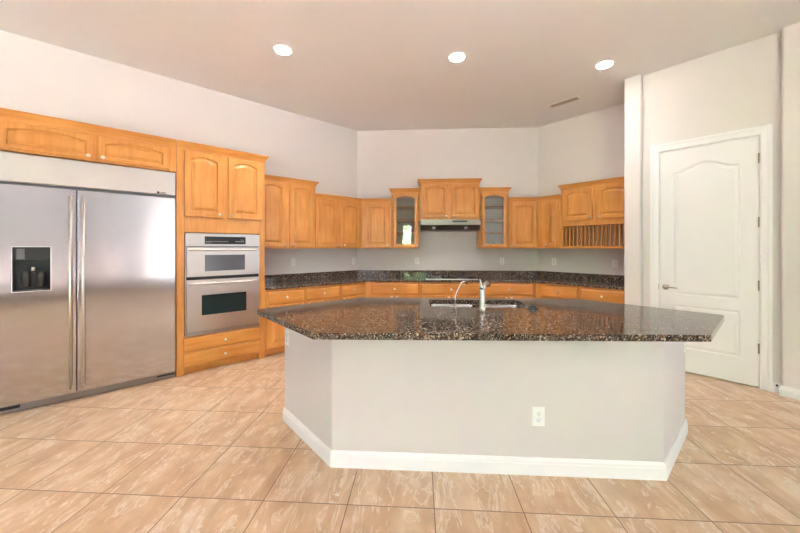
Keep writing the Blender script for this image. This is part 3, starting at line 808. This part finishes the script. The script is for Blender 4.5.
# island worktop with sink cut-out
IZ0, IZ1 = .850, .887
top = rounded([(-.585,1.785),(1.575,1.868),(2.135,2.425),(1.46,3.115),(-.535,3.095),(-1.245,2.440)], [.02,.03,.045,.03,.03,.03], 5)
hole = rounded([(.085,2.615),(.875,2.615),(.875,2.99),(.085,2.99)], [.05]*4, 5)
def slab_with_hole(outer, hole, z0, z1, name, mat, parent=None, bevel=.014):
    bm = bmesh.new()
    def loop(pts, z):
        vs_ = [bm.verts.new((x,y,z)) for x,y in pts]
        return vs_, [bm.edges.new((vs_[i], vs_[(i+1) % len(vs_)])) for i in range(len(vs_))]
    to, teo = loop(outer, z1); th_, teh = loop(hole, z1); bo, beo = loop(outer, z0); bh, beh = loop(hole, z0)
    bmesh.ops.triangle_fill(bm, use_beauty=True, use_dissolve=False, edges=teo+teh)
    bmesh.ops.triangle_fill(bm, use_beauty=True, use_dissolve=False, edges=beo+beh)
    for a, b in ((to,bo),(th_,bh)):
        for i in range(len(a)):
            j = (i+1) % len(a); bm.faces.new((a[i],a[j],b[j],b[i]))
    bmesh.ops.recalc_face_normals(bm, faces=bm.faces)
    me = bpy.data.meshes.new(name); bm.to_mesh(me); bm.free(); me.materials.append(mat)
    o = bpy.data.objects.new(name, me); C.objects.link(o)
    if parent: o.parent = parent
    b = o.modifiers.new('bevel','BEVEL'); b.width = bevel; b.segments = 4; b.limit_method = 'ANGLE'; b.angle_limit = math.radians(60)
    for p_ in me.polygons: p_.use_smooth = False
    return o
it = slab_with_hole(top, hole, IZ0, IZ1, 'island_worktop', M['granite'])
tag(it, 'polished brown granite worktop on the kitchen island', 'countertop')

# sink
sk = thing('sink', 'stainless double-bowl undermount sink in the island worktop', 'sink', (.48, 2.80, IZ0))
def bowl(x0, x1, y0, y1, dep_):
    m = MB()
    def ring(ins, z, r): return [(x,y,z) for x,y in rounded([(x0+ins,y0+ins),(x1-ins,y0+ins),(x1-ins,y1-ins),(x0+ins,y1-ins)], [r]*4, 6)]
    m.loft([ring(-.012,-.001,.062), ring(0,-.001,.05), ring(.004,-.02,.05), ring(.012,-dep_+.03,.05), ring(.04,-dep_,.03), ring(.045,-dep_-.003,.03), ring(.006,-dep_+.028,.052), ring(-.004,-.02,.055), ring(-.012,-.004,.062)], smooth=True, cap0=False, cap1=False)
    m.loft([ring(.04,-dep_,.03), ring(.1,-dep_-.002,.02)], cap0=False, smooth=True)
    b_ = m.build('bowl', M['steel_sink'], sk)
    MB().lathe([(.04,0),(.04,.002),(.03,.003),(.001,.001)], ((x0+x1)/2,(y0+y1)/2,-dep_-.001), n=20).build('drain', M['chrome'], b_)
bowl(-.388, .005, -.178, .183, .19); bowl(.033, .388, -.178, .183, .15)

# faucet
fa = thing('kitchen_faucet', 'tall brushed nickel faucet with tapered body on the island', 'faucet', (.472, 2.50, IZ1))
MB().lathe([(.029,.0005),(.029,.004),(.0255,.010),(.0235,.03),(.0205,.14),(.0195,.150),(.0195,.158),(.001,.158)], n=24).build('body', M['faucet'], fa)
sp = MB().tube([(.0,.0,.115),(.02,.05,.150),(.040,.11,.172),(.062,.165,.182),(.082,.20,.178)], [.013,.0145,.017,.024,.028], 16).build('spout', M['faucet'], fa)
MB().tube([(.082,.20,.178),(.088,.212,.174)], [.022,.018], 14).build('spray_face', M['black'], sp)
m = MB(); rings = []
for (x,z,a,b) in ((0,.1582,.0192,.0192),(-.003,.175,.014,.017),(-.008,.20,.009,.014),(-.013,.228,.006,.010),(-.015,.236,.004,.007)):
    rings.append([(x+a*math.cos(2*PI*i/14), b*math.sin(2*PI*i/14), z) for i in range(14)])
MB().loft(rings, smooth=True).build('handle', M['faucet'], fa)
# filtered water tap
ft = thing('filter_tap', 'thin angled nickel filtered water tap left of the faucet', 'faucet', (.276, 2.545, IZ1))
MB().lathe([(.017,.0005),(.017,.006),(.010,.012),(.009,.035),(.001,.037)], n=18).build('base', M['faucet'], ft)
MB().tube([(0,0,.03),(.002,.002,.07),(.004,.004,.105),(.012,.012,.125),(.055,.065,.188),(.066,.080,.198),(.082,.095,.200),(.100,.108,.190)], .0065, 10).build('spout', M['faucet'], ft)
MB().tube([(.098,.107,.192),(.106,.112,.182)], .0068, 10).build('tip', M['black'], ft)
MB().tube([(0,0,.022),(-.02,-.006,.028),(-.034,-.008,.030)], [.005,.004,.005], 8).build('lever', M['faucet'], ft)
# rubber stopper
st = thing('sink_stopper', 'small black rubber sink stopper lying right of the sink', 'sink stopper', (.872, 2.585, IZ1))
MB().lathe([(.044,.0005),(.045,.003),(.040,.006),(.028,.009),(.026,.022),(.021,.026),(.001,.027)], n=24).build('flange', M['black_matte'], st)
MB().lathe([(.006,.026),(.006,.029),(.010,.031),(.008,.034),(.001,.035)], n=14).build('knob', M['black_matte'], st)

# island outlets
outlet((.714, IF, .348), 0, 'white wall outlet low on the long front face of the island')
tq = Vector(A)*.92+Vector(B_)*.08
outlet((tq.x, tq.y, .66), -PI/4, 'white wall outlet high on the left angled face of the island')
tq = Vector(D_)*.92+Vector(C_)*.08
outlet((tq.x, tq.y, .66), PI/4, 'white wall outlet high on the right angled face of the island')
